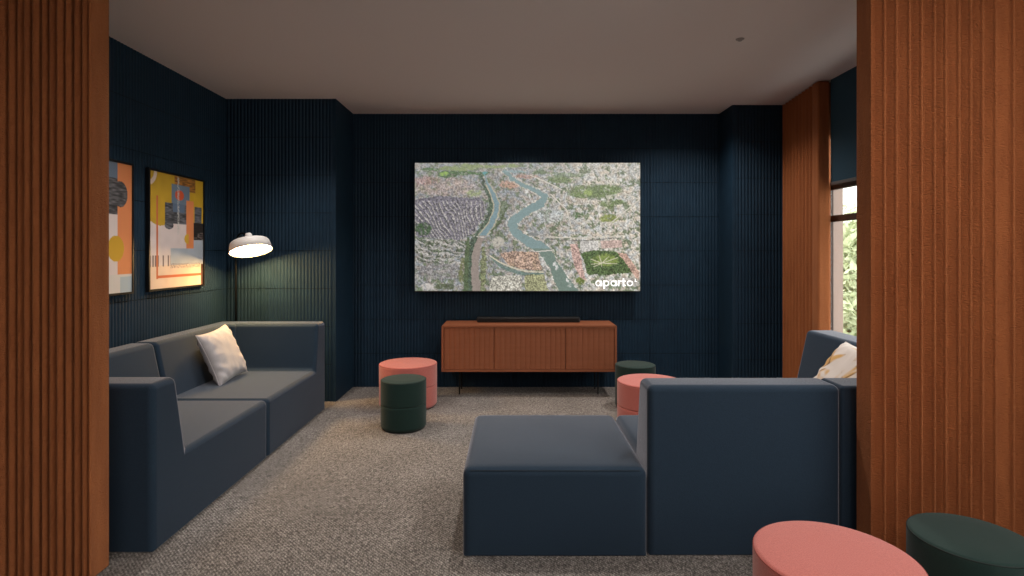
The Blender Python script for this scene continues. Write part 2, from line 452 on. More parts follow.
def seg_dist(X, Y, pts, ws):
    best = np.full(X.shape, 1e9)
    for (a, b, wa, wb) in zip(pts[:-1], pts[1:], ws[:-1], ws[1:]):
        ax, ay = a; bx, by = b; dx, dy = bx-ax, by-ay; t = np.clip(((X-ax)*dx+(Y-ay)*dy)/(dx*dx+dy*dy), 0, 1)
        d = np.hypot(X-ax-t*dx, Y-ay-t*dy) - (wa+(wb-wa)*t)/2
        best = np.minimum(best, d)
    return best
def in_poly(X, Y, pts):
    r = np.zeros(X.shape, bool); n = len(pts)
    for i in range(n):
        x1,y1 = pts[i]; x2,y2 = pts[(i+1)%n]
        if y1 == y2: continue
        c = ((y1 > Y) != (y2 > Y)) & (X < (x2-x1)*(Y-y1)/(y2-y1)+x1); r ^= c
    return r

def city():
    W_, H_ = 452, 259
    X, Y = np.meshgrid(np.linspace(0,867,W_)+56, np.linspace(0,498,H_)+47)
    X0, Y0 = X.copy(), Y.copy()
    wob = (smooth_noise(H_,W_,9)-.5)*9+(smooth_noise(H_,W_,3)-.5)*9+(rng.random((H_,W_))-.5)*3; wob2 = (smooth_noise(H_,W_,9)-.5)*7+(smooth_noise(H_,W_,3)-.5)*7
    depth = (Y-47)/498                     # 0 far, 1 near
    base = np.zeros((H_,W_,3))
    rt = np.clip((X-420)/350,0,1)[...,None]
    base[:] = np.array((150,148,146))*(1-rt)+np.array((198,192,182))*rt
    # building grain, finer towards the top
    fine = rng.random((H_,W_)); mid = smooth_noise(H_,W_,1.9); big = smooth_noise(H_,W_,4.5)
    g = (fine-.5)*.38*(1-.35*depth)+(mid-.5)*.75+(big-.5)*.45*depth
    base *= (1+g[...,None]*.75)
    tint = (smooth_noise(H_,W_,5)-.5); base[...,0] += tint*20; base[...,2] -= tint*20
    gn = smooth_noise(H_,W_,7)*.6+smooth_noise(H_,W_,2.2)*.4
    gm = np.clip((gn-.56)*9,0,1)[...,None]*.75
    base = base*(1-gm)+np.array((98,112,84))*(.75+.5*mid[...,None])*gm
    hz = np.clip(1-(Y-47)/150,0,1)[...,None]*.35        # pale distance
    def paint(mask, col, var=.5, soft_=None, mixk=1.):
        k = (mask.astype(float) if mask.dtype == bool else mask)[...,None]*mixk
        nonlocal base
        c = np.array(col)*(1+((fine-.5)*.5+(mid-.5))[...,None]*var)
        base = base*(1-k)+c*k
    patch = np.clip((smooth_noise(H_,W_,3.5)*.6+smooth_noise(H_,W_,1.7)*.4-.33)*7,0,1)
    ell = lambda cx,cy,rx,ry: np.clip((1-((X+wob-cx)/rx)**2-((Y+wob2-cy)/ry)**2)*2.2,0,1)*(.35+.65*patch)
    # fields and woods on the horizon
    for e in ((210,70,90,10),(330,62,90,7),(420,58,50,6),(260,57,60,5)): paint(ell(*e),(138,150,104),.25)
    for e in ((190,92,55,14),(240,86,60,10),(310,88,40,10),(120,70,40,6)): paint(ell(*e),(84,108,74),.5)
    paint(ell(170,90,22,6),(140,170,90),.3)
    paint(ell(325,84,12,5),(110,160,160),.1)
    # pink terraces
    paint(ell(170,140,140,40),(176,152,144),.75, mixk=.55); paint(ell(100,115,60,18),(170,120,115),.7, mixk=.4)
    paint(ell(285,165,35,14),(150,158,120),.4)
    # slate terraces with curving streets
    tm = in_poly(X+wob,Y+wob2,[(56,190),(150,175),(300,185),(335,205),(320,260),(280,320),(230,345),(60,335),(56,300)])
    paint(tm,(118,114,122),.75)
    ang = np.degrees(np.arctan2(Y-60, X+260)); rad = np.hypot(X+260,(Y-60)*1.0)
    q = (X*.62 - Y*.50 + .0009*(X-56)**2*np.clip((Y-150)/120,0,2)) + wob*.25
    q = q+(smooth_noise(H_,W_,30)-.5)*26
    brk = (smooth_noise(H_,W_,2.5)>.36)
    st = (np.abs(((q/13.5)%1)-.5) < .15)&tm&(Y>195)&brk
    paint(st,(184,178,172),.5,mixk=.85)
    st2 = (np.abs(((q/13.5+.28)%1)-.5) < .07)&tm&(Y>205)&brk; paint(st2,(80,84,80),.3)
    q2 = (X*.75+Y*.55)+wob*.3; st = (np.abs(((q2/14)%1)-.5)<.13)&tm&(X>225)&(Y>195)&(Y<300); paint(st&brk,(168,162,160),.4,mixk=.5)
    paint(ell(88,302,36,26),(72,92,66),.45); 
    # lower left estate, parks
    lm = in_poly(X+wob,Y+wob2,[(60,340),(240,345),(270,400),(260,440),(60,435)])
    q3 = Y*.95-X*.18+wob*1.2+(smooth_noise(H_,W_,18)-.5)*34; lm = lm&(smooth_noise(H_,W_,3)>.38); paint((np.abs(((q3/17)%1)-.5)<.2)&lm,(176,172,166),.5); paint((np.abs(((q3/17+.5)%1)-.5)<.2)&lm,(78,86,72),.6, mixk=.8)
    paint(ell(160,470,110,34),(140,136,136),.7, mixk=.7)
    paint(ell(110,530,40,14),(196,190,184),.2); paint(ell(170,528,45,14),(92,100,78),.4); paint(ell(240,470,14,60),(112,116,80),.4)
    # left river with wooded bank
    lr = [(322,92),(330,125),(352,165),(367,205),(362,250),(340,295),(308,335),(290,380),(284,430),(284,490),(290,560)]
    lw = [5,9,16,20,21,22,25,30,32,34,38]
    bank = seg_dist(X+wob*1.3,Y,[(x-11,y) for x,y in lr],[w_+5 for w_ in lw]); paint(bank<0,(76,92,76),.8,mixk=.9)
    riv = seg_dist(X+wob*.45,Y,[(x+4,y) for x,y in lr],[w_*.85 for w_ in lw]); 
    rc = np.where((Y<330)[...,None], np.array((122,146,152)), np.array((150,138,130)))
    k = (riv<0)[...,None]; base = np.where(k, rc*(1+(mid-.5)[...,None]*.15), base)
    paint((riv>0)&(riv<5)&(Y>130)&(Y<330),(176,170,150),.2)
    paint(seg_dist(X+wob,Y+wob2,[(318,380),(322,440),(318,500),(316,545)],[14,24,24,22])<0,(118,124,88),.8,mixk=.8)
    paint(seg_dist(X+wob,Y+wob2,[(262,340),(256,400),(254,470),(254,545)],[14,18,16,18])<0,(86,100,74),.5)
    # strip between the rivers
    paint(seg_dist(X+wob,Y+wob2,[(405,225),(385,270),(350,320)],[8,12,10])<0,(92,104,80),.5)
    paint(ell(420,132,50,16),(180,140,122),.6, mixk=.8); paint(ell(480,100,60,8),(186,142,128),.5, mixk=.7)
    # main river
    mr = [(400,78),(425,98),(430,112),(470,132),(520,152),(556,178),(545,204),(500,226),(458,252),(432,280),(436,312),(482,346),(530,372),(566,400),(585,440),(615,495),(655,560)]
    mw = [16,12,12,14,18,28,32,32,36,38,38,42,48,44,42,54,76]
    rv = seg_dist(X+wob*.9,Y+wob2*.7,mr,[q_*.9 for q_ in mw])
    paint((rv>0)&(rv<7),(206,198,186),.8, mixk=.45)
    paint(rv<0,(128,150,150),.12)
    paint((rv<0)&(Y>380),(116,134,124),.12)
    paint(ell(445,80,45,6),(146,166,168),.1)
    paint(seg_dist(X,Y+wob2*.3,[(350,415),(385,446),(430,466),(480,480),(548,478)],[8,14,14,12,8])<0,(104,126,118),.3,mixk=.8)
    paint(seg_dist(X,Y,[(345,408),(380,432),(430,454),(480,468),(550,472)],[5,5,5,5,5])<0,(206,198,176),.15)
    paint(seg_dist(X,Y,[(525,392),(590,386)],[4,4])<0,(214,208,200),.1)
    paint(seg_dist(X,Y,[(294,334),(322,336)],[3,3])<0,(214,208,200),.1)
    for bx,by in ((594,440),(600,456),(560,492),(575,520),(640,505),(650,520),(548,420),(552,440),(486,160),(500,176)): paint(ell(bx,by,6,11),(222,220,216),.2)
    # harbour sheds
    paint(ell(575,250,70,36),(184,190,190),.7, mixk=.5); paint(ell(515,323,24,9),(128,132,130),.2)
    paint(ell(375,355,28,24),(186,180,168),.2)
    om = in_poly(X+wob*.6,Y+wob2*.6,[(385,400),(440,388),(530,395),(548,465),(470,462),(410,440)])
    paint(om,(172,140,120),1.1,mixk=.75); 
    bm_ = in_poly(X+wob*.5,Y+wob2*.5,[(350,488),(466,484),(470,545),(340,545)]); paint(bm_,(176,172,160),.9)
    paint(in_poly(X+wob*.5,Y+wob2*.5,[(480,484),(555,480),(570,545),(480,545)]),(150,150,116),.8)
    # right side: hill park, squares, streets
    for e in ((650,95,70,10),(600,105,50,8),(560,85,60,6)): paint(ell(*e),(112,128,96),.5, mixk=.7)
    for e in ((740,158,110,30),(800,150,60,24),(700,170,50,16),(620,115,60,12),(800,208,40,18),(840,200,30,12)): paint(ell(*e),(110,126,84),.5, mixk=.85)
    paint(ell(722,162,20,14),(150,166,104),.3); paint(ell(800,178,14,8),(190,188,170),.2)
    paint(ell(684,250,24,14),(92,112,80),.5); paint(ell(802,263,40,17),(136,144,88),.4); paint(ell(695,505,20,16),(112,124,66),.4); paint(ell(640,376,20,8),(98,112,80),.4)
    for line in ([(580,170),(640,230),(660,300)],[(560,335),(700,340),(860,330)],[(920,190),(860,240),(800,290)],[(835,390),(880,440),(915,500)],[(620,150),(560,120),(500,95)],[(860,165),(923,190)]):
        paint(seg_dist(X,Y,line,[4]*len(line))<0,(214,206,192),.15)
    paint(seg_dist(X,Y,[(578,345),(700,350),(850,338)],[3,3,3])<0,(110,108,104),.3)
    paint(in_poly(X,Y,[(690,352),(762,348),(764,388),(694,390)]),(196,192,186),.5)
    paint(in_poly(X,Y,[(770,350),(850,346),(856,376),(775,380)]),(196,172,162),.5)
    paint(in_poly(X+wob*.5,Y,[(652,362),(682,362),(706,470),(716,505),(690,490),(668,440)]),(190,160,150),.7)
    paint(in_poly(X+wob*.5,Y,[(835,395),(870,400),(918,470),(918,505),(895,480)]),(190,158,142),.6)
    sq = in_poly(X+wob*.8,Y+wob2*.8,[(694,400),(745,388),(832,392),(862,425),(888,474),(800,482),(722,480)])
    paint(sq,(84,102,66),.9)
    paint(ell(790,425,56,26)*sq,(136,152,84),.2)
    for dx,dy in ((-42,-16),(-40,4),(-10,-30),(28,-26),(62,-22),(60,2),(-30,14),(0,14)):
        paint(seg_dist(X,Y,[(775,437),(775+dx,437+dy)],[3,2.2])<0,(214,208,180),.05)
    paint(ell(872,508,50,22),(150,146,140),.4, mixk=.5)
    base = base*(1-hz*.5)+np.array((188,190,186))*hz*.5
    paint(ell(325,84,12,5),(110,160,160),.1)
    return base, W_, H_

tvx0, tvx1, tvy, tvz0, tvz1 = -.920, 1.213, 5.285, .9225, 2.1447
tv = tag(empty('television', ((tvx0+tvx1)/2, tvy+.03, tvz0)), 'large wall television showing an aerial view of a river city', 'television')
kid(box('tv_housing', tvx0,tvx1,tvy+.003,tvy+.045,tvz0,tvz1, M['blackplastic'], bev=.003), tv)
kid(box('wall_bracket', tvx0+.7,tvx1-.7,tvy+.034,YB-.004,tvz0+.3,tvz1-.3, M['black']), tv)
img, cw, ch = city()
bz = .008
scr = picture('screen', cw, ch, img, lambda u,v: (tvx0+bz*.4+(tvx1-tvx0-bz*.8)*u, tvy+.0015, tvz1-bz*.4-(tvz1-tvz0-bz*1.6)*v), M['screen'], tv)
def logo():
    """round single-storey letters of the caption, built flat on the screen"""
    K = tvy/560
    PX = lambda x: (x-512)*K
    PZ = lambda y: 1.3+(252-y)*K
    bm = bmesh.new(); yb, yf = tvy+.0008, tvy-.0004; w = 1.12
    def poly(pts):
        A = [bm.verts.new((PX(x),yf,PZ(y))) for x,y in pts]; B = [bm.verts.new((PX(x),yb,PZ(y))) for x,y in pts]; n = len(pts)
        bm.faces.new(A); bm.faces.new(B[::-1])
        for k in range(n): bm.faces.new((A[k],B[k],B[(k+1)%n],A[(k+1)%n]))
    def ring(cx, cy, rx, ry, a0=0, a1=360):
        n = 28 if a1-a0 >= 360 else 14
        for k in range(n):
            a = math.radians(a0+(a1-a0)*k/n); b = math.radians(a0+(a1-a0)*(k+1)/n)
            poly([(cx+rx*math.cos(a),cy-ry*math.sin(a)),(cx+rx*math.cos(b),cy-ry*math.sin(b)),(cx+(rx-w)*math.cos(b),cy-(ry-w)*math.sin(b)),(cx+(rx-w)*math.cos(a),cy-(ry-w)*math.sin(a))])
    def bar(x0,x1,y0,y1): poly([(x0,y0),(x1,y0),(x1,y1),(x0,y1)])
    cy, rr = 283.3, 2.95
    ring(598.3,cy,rr,rr); bar(600.2,601.7,280.5,286.2)            # a
    ring(606.2,cy,rr,rr); bar(603.2,604.7,280.5,288.9)            # p
    ring(613.5,cy,rr,rr); bar(615.3,616.8,280.5,286.2)            # a
    bar(617.9,619.4,280.5,286.2); ring(621.0,283.2,3.0,2.7,75,165)  # r
    bar(622.7,624.2,278.3,286.0); bar(621.8,625.8,280.5,281.8); bar(623.4,625.8,284.9,286.2)  # t
    ring(629.9,cy,3.2,rr)                                         # o
    bar(634.9,635.6,278.8,281.6); bar(634.9,636.6,281.2,281.8)    # small mark
    o = bm_obj('screen_caption', bm, M['logo']); kid(o, tv)
logo()

# ------------------------------------------------------------------ sideboard and soundbar
sx0, sx1, sy0, sy1, sz0, sz1 = -.628, .934, 4.985, 5.34, .233, .646
sb = tag(empty('sideboard', ((sx0+sx1)/2, 5.18, 0)), 'terracotta sideboard with fluted doors on thin black legs under the television', 'sideboard')
bm = bmesh.new(); t = .018
r = .011
outer = [(sx0,sz0),(sx1,sz0)]+[(sx1-r+r*math.cos(a),sz1-r+r*math.sin(a)) for a in np.linspace(0,PI/2,6)]+[(sx0+r-r*math.sin(a),sz1-r+r*math.cos(a)) for a in np.linspace(0,PI/2,6)]
ri = .008
inner = [(sx0+t,sz0+t),(sx1-t,sz0+t)]+[(sx1-t-ri+ri*math.cos(a),sz1-t-ri+ri*math.sin(a)) for a in np.linspace(0,PI/2,6)]+[(sx0+t+ri-ri*math.sin(a),sz1-t-ri+ri*math.cos(a)) for a in np.linspace(0,PI/2,6)]
n = len(outer)
vo = [[bm.verts.new((x,y,z)) for x,z in P] for P,y in ((outer,sy0),(inner,sy0),(inner,sy1),(outer,sy1))]
for k in range(4):
    A, B = vo[k], vo[(k+1)%4]
    for i in range(n): bm.faces.new((A[i],A[(i+1)%n],B[(i+1)%n],B[i]))
bm.faces.new([bm.verts.new((x,sy1-.004,z)) for x,z in inner])
kid(bm_obj('carcass', bm, M['terra']), sb)
def flute_door(x0,x1,z0,z1,y):
    bm = bmesh.new(); n = round((x1-x0)/.046); p = (x1-x0)/n; pts = [(x0,y+.016)]
    for i in range(n):
        a = x0+p*i
        pts += [(a,y+.0045),(a+.12*p,y+.002),(a+.32*p,y+.0003),(a+.5*p,y),(a+.68*p,y+.0003),(a+.88*p,y+.002)]
    pts += [(x1,y+.0045),(x1,y+.016)]
    prism(bm, pts, 'z', z0, z1)
    return bm
dz0, dz1 = sz0+t+.003, sz1-t-.003
for x0,x1 in ((sx0+t+.002,-.1625),(-.1575,.4745),(.4795,sx1-t-.002)):
    kid(bm_obj('door', flute_door(x0,x1,dz0,dz1,sy0+.004), M['terra']), sb)
for lx in (-.478,.783):
    for ly in (5.10,5.30):
        pts_ = [(lx,ly,sz0),(lx,ly,.005)]
        kid(tube('leg', pts_, .006, M['black']), sb)
    # hairpin foot rail under the carcass
kid(box('leg_frame', -.49,.795,5.09,5.31,sz0-.008,sz0, M['black']), sb)
so = tag(empty('soundbar', (.15,5.24,sz1)), 'long low black soundbar lying on top of the sideboard', 'soundbar')
kid(box('soundbar_body', -.325,.63,5.185,5.285,sz1+.0005,sz1+.048, M['blackplastic'], bev=.008), so)
kid(box('speaker_grille', -.31,.615,5.182,5.186,sz1+.008,sz1+.040, M['black']), so)

# ------------------------------------------------------------------ framed prints
def cloud_tex(h, w):
    a = up(rng.random((int(h/1.6)+3, int(w/9)+3)), h, w)
    return a
def art_one():
    W_, H_ = 170, 210
    U, V = np.meshgrid(np.linspace(0,1,W_), np.linspace(0,1,H_))
    im = np.zeros((H_,W_,3)); im[:] = (222,206,202)
    tex = cloud_tex(H_,W_); n2 = smooth_noise(H_,W_,14)
    im[V>.80] = (226,200,180)
    im[(V<.42+.04*np.sin(U*9))&(U<.28)] = (196,158,44); im[(V<.40)&(U<.40)] = (200,160,42)
    im[(V<.27)&(U>.38)] = (200,158,34); im[(V<.42)&(U>.80)] = (204,164,40)
    im[np.abs(np.hypot((U+.03)*.82,V-.0)-.105)<.02] = (226,204,190)
    m = (U>.43)&(U<.84)&(V<.125)&(V>.0); im[m] = np.array((150,100,40))*(.6+.8*tex[m][:,None])
    m = (U>.375)&(U<.72)&(V>.08)&(V<.31); im[m] = (106,124,142)
    m = ((U>.26)&(U<.66)&(V>.25)&(V<.435)) | (((U-.62)/.15)**2+((V-.365)/.06)**2<1) | (((U-.33)/.08)**2+((V-.45)/.035)**2<1)
    im[m] = np.array((74,74,78))*(.45+1.3*tex[m][:,None])
    m = (U>.40)&(U<.62)&(V>.25)&(V<.33); im[m] = (92,110,134)
    im[(U>.655)&(U<.80)&(V>.21)&(V<.655)] = (226,138,84)
    m = (U>.82)&(U<.97)&(V>.255)&(V<.41); im[m] = np.array((86,88,96))*(.5+tex[m][:,None])
    m = (U>.80)&(V>.41)&(V<.572); im[m] = np.array((34,28,26))*(.6+1.0*tex[m][:,None])
    m = (U>.80)&(V>.50)&(V<.57)&(tex>.6); im[m] = (110,100,96)
    m = (((U-.69)/.075)**2+((V-.565)/.047)**2<1)&(U<.70); im[m] = (214,168,52)
    im[((U>.36)&(V>.655)&(V<.80))|((U>.80)&(V>.573)&(V<.80))] = (176,184,194)
    im[(((U-.523)/.085)**2+((V-.172)/.047)**2<1)] = (206,82,40)
    # small running marks and bars
    m = (np.abs(U-.50)<.018)&(V<.53)&(rng.random((H_,W_))<.5); im[m] = (196,196,190)
    bars = (np.floor(U*46)%2==0)&((np.sin(U*61)+np.sin(U*23))>-.6)
    m = (V>.715)&(V<.81)&(U<.35)&bars; im[m] = (120,104,104)
    m = (V>.785)&(V<.83)&(U>.36)&(U<.93)&(np.floor(U*70+V*40)%2==0)&(rng.random((H_,W_))<.7); im[m] = (128,108,104)
    im[(U>.108)&(U<.138)&(V>.205)&(V<.915)] = (202,108,66)
    im[(U>.108)&(U<.96)&(V>.888)&(V<.912)] = (198,98,60)
    im[(U>.955)&(V>.80)] = (70,34,24)
    return im*(.97+.06*n2[...,None]), W_, H_
def art_two():
    W_, H_ = 170, 210
    U, V = np.meshgrid(np.linspace(0,1,W_), np.linspace(0,1,H_))
    im = np.zeros((H_,W_,3)); im[:] = (222,206,202); tex = cloud_tex(H_,W_)
    im[(V<.36)&(U<.45)] = (198,158,44)
    im[(V<.2)&(U>.45)&(U<.82)] = (110,124,142)
    im[(U>.80)&(V<.86)] = (226,140,88)
    m = ((U>.5)&(U<.80)&(V>.12)&(V<.40)) | (((U-.84)/.10)**2+((V-.24)/.10)**2<1); im[m] = np.array((80,78,80))*(.45+1.2*tex[m][:,None])
    im[(((U-.78)/.11)**2+((V-.66)/.10)**2<1)] = (206,160,44)
    im[(V>.86)] = (214,206,200); im[(V>.88)&(U>.84)] = (176,190,198)
    im[(U>.12)&(U<.2)&(V>.3)&(V<.8)] = (202,104,62)
    im[(U>.12)&(U<.6)&(V>.77)&(V<.80)] = (202,104,62)
    return im, W_, H_
def framed(y0, y1, z0, z1, art, label):
    xw = XL+.002; xf = XL+.027
    root = tag(empty('framed_print', (xw,(y0+y1)/2,z0)), label, 'picture')
    bm = bmesh.new(); fw = .014
    add_box(bm, xw,xf,y0,y1,z0,z0+fw); add_box(bm, xw,xf,y0,y1,z1-fw,z1)
    add_box(bm, xw,xf,y0,y0+fw,z0+fw,z1-fw); add_box(bm, xw,xf,y1-fw,y1,z0+fw,z1-fw)
    kid(bm_obj('picture_frame', bm, M['frame']), root)
    kid(box('backing_board', xw,xw+.008,y0+fw,y1-fw,z0+fw,z1-fw, M['frame']), root)
    im, a, b = art()
    picture('art_print', a, b, im, lambda u,v: (xf-.006, y0+fw+(y1-y0-2*fw)*u, z1-fw-(z1-z0-2*fw)*v), M['print'], root)
framed(3.790,4.475,1.030,1.873, art_one, 'abstract print in black frame nearest the lamp, with an orange-red dot on blue')
framed(2.953,3.640,1.030,1.873, art_two, 'abstract print in black frame partly hidden by the left curtain, orange and grey')

# ------------------------------------------------------------------ sofas
def poly_part(name, pts, axis, a, b, root, bev=.03, cut=None, mat='sofa', seg=4):
    bm = bmesh.new(); prism(bm, pts, axis, a, b)
    bmesh.ops.recalc_face_normals(bm, faces=bm.faces)
    o = bm_obj(name, bm, M[mat]); soft(o, bev, seg); kid(o, root)
    return o
SH, BH = .372, .727
def seat_box(x0,x1,y0,y1,root,name='seat'):
    """upholstered block with a slightly crowned top"""
    bm = bmesh.new(); nx, ny = 14, 14
    g = [[bm.verts.new((x0+(x1-x0)*i/nx, y0+(y1-y0)*j/ny, SH+.002+.010*(math.sin(PI*i/nx)*math.sin(PI*j/ny))**.5)) for j in range(ny+1)] for i in range(nx+1)]
    for i in range(nx):
        for j in range(ny): bm.faces.new((g[i][j],g[i+1][j],g[i+1][j+1],g[i][j+1]))
    rim = [g[i][0] for i in range(nx+1)]+[g[nx][j] for j in range(1,ny+1)]+[g[i][ny] for i in range(nx-1,-1,-1)]+[g[0][j] for j in range(ny-1,0,-1)]
    low = [bm.verts.new((v.co.x,v.co.y,.002)) for v in rim]
    n = len(rim)
    for i in range(n): bm.faces.new((rim[i],low[i],low[(i+1)%n],rim[(i+1)%n]))
    bm.faces.new(low)
    o = bm_obj(name, bm, M['sofa']); soft(o, .034, 4, 40); return kid(o, root)
def rect_loop(x0,x1,y0,y1,z): 
    return [(x0,y0,z),(x1,y0,z),(x1,y1,z),(x0,y1,z)]

# left sofa: two modules
GX0, GX1 = -2.42, -1.55
la = tag(empty('sofa_module', (-1.98,3.0,0)), 'slate blue sofa module with an arm nearest the left curtain, no pillow on it', 'sofa')
poly_part('upholstered_base', [(2.418,.002),(2.418,BH),(2.592,BH),(2.672,SH-.008),(3.553,SH-.008),(3.553,.002)], 'x', GX0+.10, GX1, la)
poly_part('backrest', [(GX0,.002),(GX0,BH-.001),(-2.265,BH-.001),(-2.185,SH-.03),(-2.185,.002)], 'y', 2.60, 3.552, la)
poly_part('arm_corner', [(GX0,.002),(GX0,BH-.0005),(-2.20,BH-.0005),(-2.20,.002)], 'y', 2.4185, 2.66, la)
lb = tag(empty('sofa_module', (-1.98,4.1,0)), 'slate blue sofa module holding the pale pillow, its arm against the far corner', 'sofa')
poly_part('upholstered_base', [(3.562,.002),(3.562,SH-.008),(4.415,SH-.008),(4.475,BH),(4.655,BH),(4.655,.002)], 'x', GX0+.10, GX1, lb)
poly_part('backrest', [(GX0,.002),(GX0,BH-.001),(-2.265,BH-.001),(-2.185,SH-.03),(-2.185,.002)], 'y', 3.563, 4.53, lb)
poly_part('arm_corner', [(GX0,.002),(GX0,BH-.0005),(-2.20,BH-.0005),(-2.20,.002)], 'y', 4.44, 4.6545, lb)

# right group
ot = tag(empty('ottoman', (.18,2.82,0)), 'large square slate blue ottoman with no back, in the middle foreground', 'ottoman')
seat_box(-.212,.580,2.388,3.205, ot, 'cushion_block')
zz = SH-.031
kid(tube('piping', [(-.178,2.3915,.3655),(.546,2.3915,.3655)], .0016, M['piping'], sides=6), ot)

rc = tag(empty('sofa_module', (.99,2.85,0)), 'slate blue sofa module with its wide back to the viewer, next to the ottoman', 'sofa')
seat_box(.588,1.398,2.55,3.205, rc, 'seat')
poly_part('backrest', [(2.395,.002),(2.395,BH),(2.575,BH),(2.655,SH-.03),(2.655,.002)], 'x', .583, 1.411, rc, bev=.03)
rd = tag(empty('sofa_module', (1.9,2.85,0)), 'slate blue corner sofa module holding the printed pillow, mostly behind the right curtain', 'sofa')
seat_box(1.412,2.20,2.55,3.255, rd, 'seat')
poly_part('backrest', [(2.402,.002),(2.402,BH-.003),(2.575,BH-.003),(2.655,SH-.03),(2.655,.002)], 'x', 1.414, 2.368, rd, bev=.016)
poly_part('side_backrest', [(2.368,.002),(2.368,BH-.004),(2.185,BH-.004),(2.105,SH-.03),(2.105,.002)], 'y', 2.50, 3.258, rd)
re_ = tag(empty('sofa_module', (1.95,3.7,0)), 'slate blue sofa module backing onto the window, seen over the wide back', 'sofa')
seat_box(1.50,2.20,3.27,4.128, re_, 'seat')
poly_part('backrest', [(2.368,.002),(2.368,BH),(2.168,BH),(2.085,SH-.03),(2.085,.002)], 'y', 3.268, 4.13, re_)

# ------------------------------------------------------------------ pillows
def pillow(name, size, thick, mat, loc, rot, label, seed, pinch=.10):
    rg = random.Random(seed); n = 44; bm = bmesh.new()
    ph = [rg.random()*6 for _ in range(8)]
    def pt(u, v, s):
        # u,v in -1..1, rounded edges pulled in between the corners
        x = u*(1-pinch*(1-abs(v)**2.2)*abs(u)**3*.9) ; y = v*(1-pinch*(1-abs(u)**2.2)*abs(v)**3*.9)
        e = max(0,(1-u**4))*max(0,(1-v**4)); h = thick*.5*e**.55
        wr = .0028*math.sin(9*u+5*v+ph[0])*math.sin(7*v-4*u+ph[1])*(1-e*.4)+.004*math.sin(22*u*abs(v)+ph[2])*abs(u)
        rad = .0022*math.sin(math.atan2(v,u)*14+ph[3])*min(1,math.hypot(u,v)**2)
        return Vector((x*size/2, y*size/2, s*(h+(wr+rad)*min(1,e*3))))
    top = [[bm.verts.new(pt(-1+2*i/n,-1+2*j/n,1)) for j in range(n+1)] for i in range(n+1)]
    bot = [[None]*(n+1) for _ in range(n+1)]
    for i in range(n+1):
        for j in range(n+1):
            bot[i][j] = top[i][j] if i in (0,n) or j in (0,n) else bm.verts.new(pt(-1+2*i/n,-1+2*j/n,-1))
    for i in range(n):
        for j in range(n):
            bm.faces.new((top[i][j],top[i+1][j],top[i+1][j+1],top[i][j+1]))
            bm.faces.new((bot[i][j],bot[i][j+1],bot[i+1][j+1],bot[i+1][j]))
    root = tag(empty(name, (0,0,0)), label, 'pillow')
    loop = [top[i][0].co for i in range(0,n+1,2)]+[top[n][j].co for j in range(2,n+1,2)]+[top[i][n].co for i in range(n-2,-1,-2)]+[top[0][j].co for j in range(n-2,0,-2)]
    loop = [v.copy() for v in loop]
    c = bm_obj('cover', bm, mat, root, True)
    e = tube('edge_seam', loop, .0028, mat, root, sides=6, closed=True)
    root.location = loc; root.rotation_euler = rot
    return root
# local x = along width, y = up, z = facing
def face_rot(facing, upv):
    f = Vector(facing).normalized(); u = Vector(upv); u = (u-f*u.dot(f)).normalized(); x = u.cross(f)
    return Matrix((x,u,f)).transposed().to_euler()
pillow('pillow', .40, .12, M['pillow'], (-2.118,4.10,.550), face_rot((1,-.04,.42),(-.42,-.07,1)), 'pale grey scatter pillow leaning on the back of the left sofa', 3)
pillow('pillow', .42, .15, M['leafpillow'], (1.965,3.27,.565), face_rot((-1,-.15,.8),(.6,.0,1)), 'white scatter pillow with gold leaf print on the right sofa', 5)

# ------------------------------------------------------------------ poufs
def pouf(x, y, r, h, kind, label, group=None):
    m, s = M[kind], M[kind+'seam']
    root = tag(empty('pouf', (x,y,0)), label, 'pouf', group)
    rb_ = .014; mid = h*.50
    lo = [(0,.006),(r-.012,.006),(r-.012,.014),(r-.004,.016),(r,.024),(r,.034),(r,mid*.5),(r,mid-.014),(r,mid-.006),(r-.003,mid-.001),(r-.008,mid)]
    kid2 = lathe('lower_drum', lo, m, root, 96)
    hi = [(r-.008,mid),(r-.003,mid+.001),(r,mid+.006),(r,mid+.014),(r,mid*1.5),(r,h-.030)]
    for a in np.linspace(0,PI/2,6): hi.append((r-rb_+rb_*math.cos(a), h-.004-rb_+rb_*math.sin(a)))
    hi += [(r-.022,h-.0035),(r*.8,h-.001),(r*.5,h),(0,h+.001)]
    lathe('upper_drum', hi, m, root, 96)
    ring = [((r-.0025)*math.cos(2*PI*k/96),(r-.0025)*math.sin(2*PI*k/96),h-.011) for k in range(96)]
    tube('top_seam', ring, .0026, s, root, sides=6, closed=True)
    lathe('base_plinth', [(0,0),(r-.016,0),(r-.016,.008),(0,.008)], M['black'], root, 64)
    return root
ph_ = .366
pouf(-.881,4.755,.242,ph_,'pink','large coral pink round pouf standing left of the sideboard')
pouf(-.804,4.155,.167,ph_,'green','small dark green round pouf in front of the pink one, left of the sideboard')
pouf(1.032,4.69,.166,ph_,'green','small dark green round pouf at the right end of the sideboard')
pouf(1.010,4.097,.237,ph_,'pink','large coral pink round pouf showing behind the wide sofa back')
pouf(1.000,1.73,.236,ph_,'pink','large coral pink round pouf nearest the viewer, cut by the bottom edge')
pouf(1.518,1.85,.177,ph_,'green','small dark green round pouf in the near corner against the right curtain')

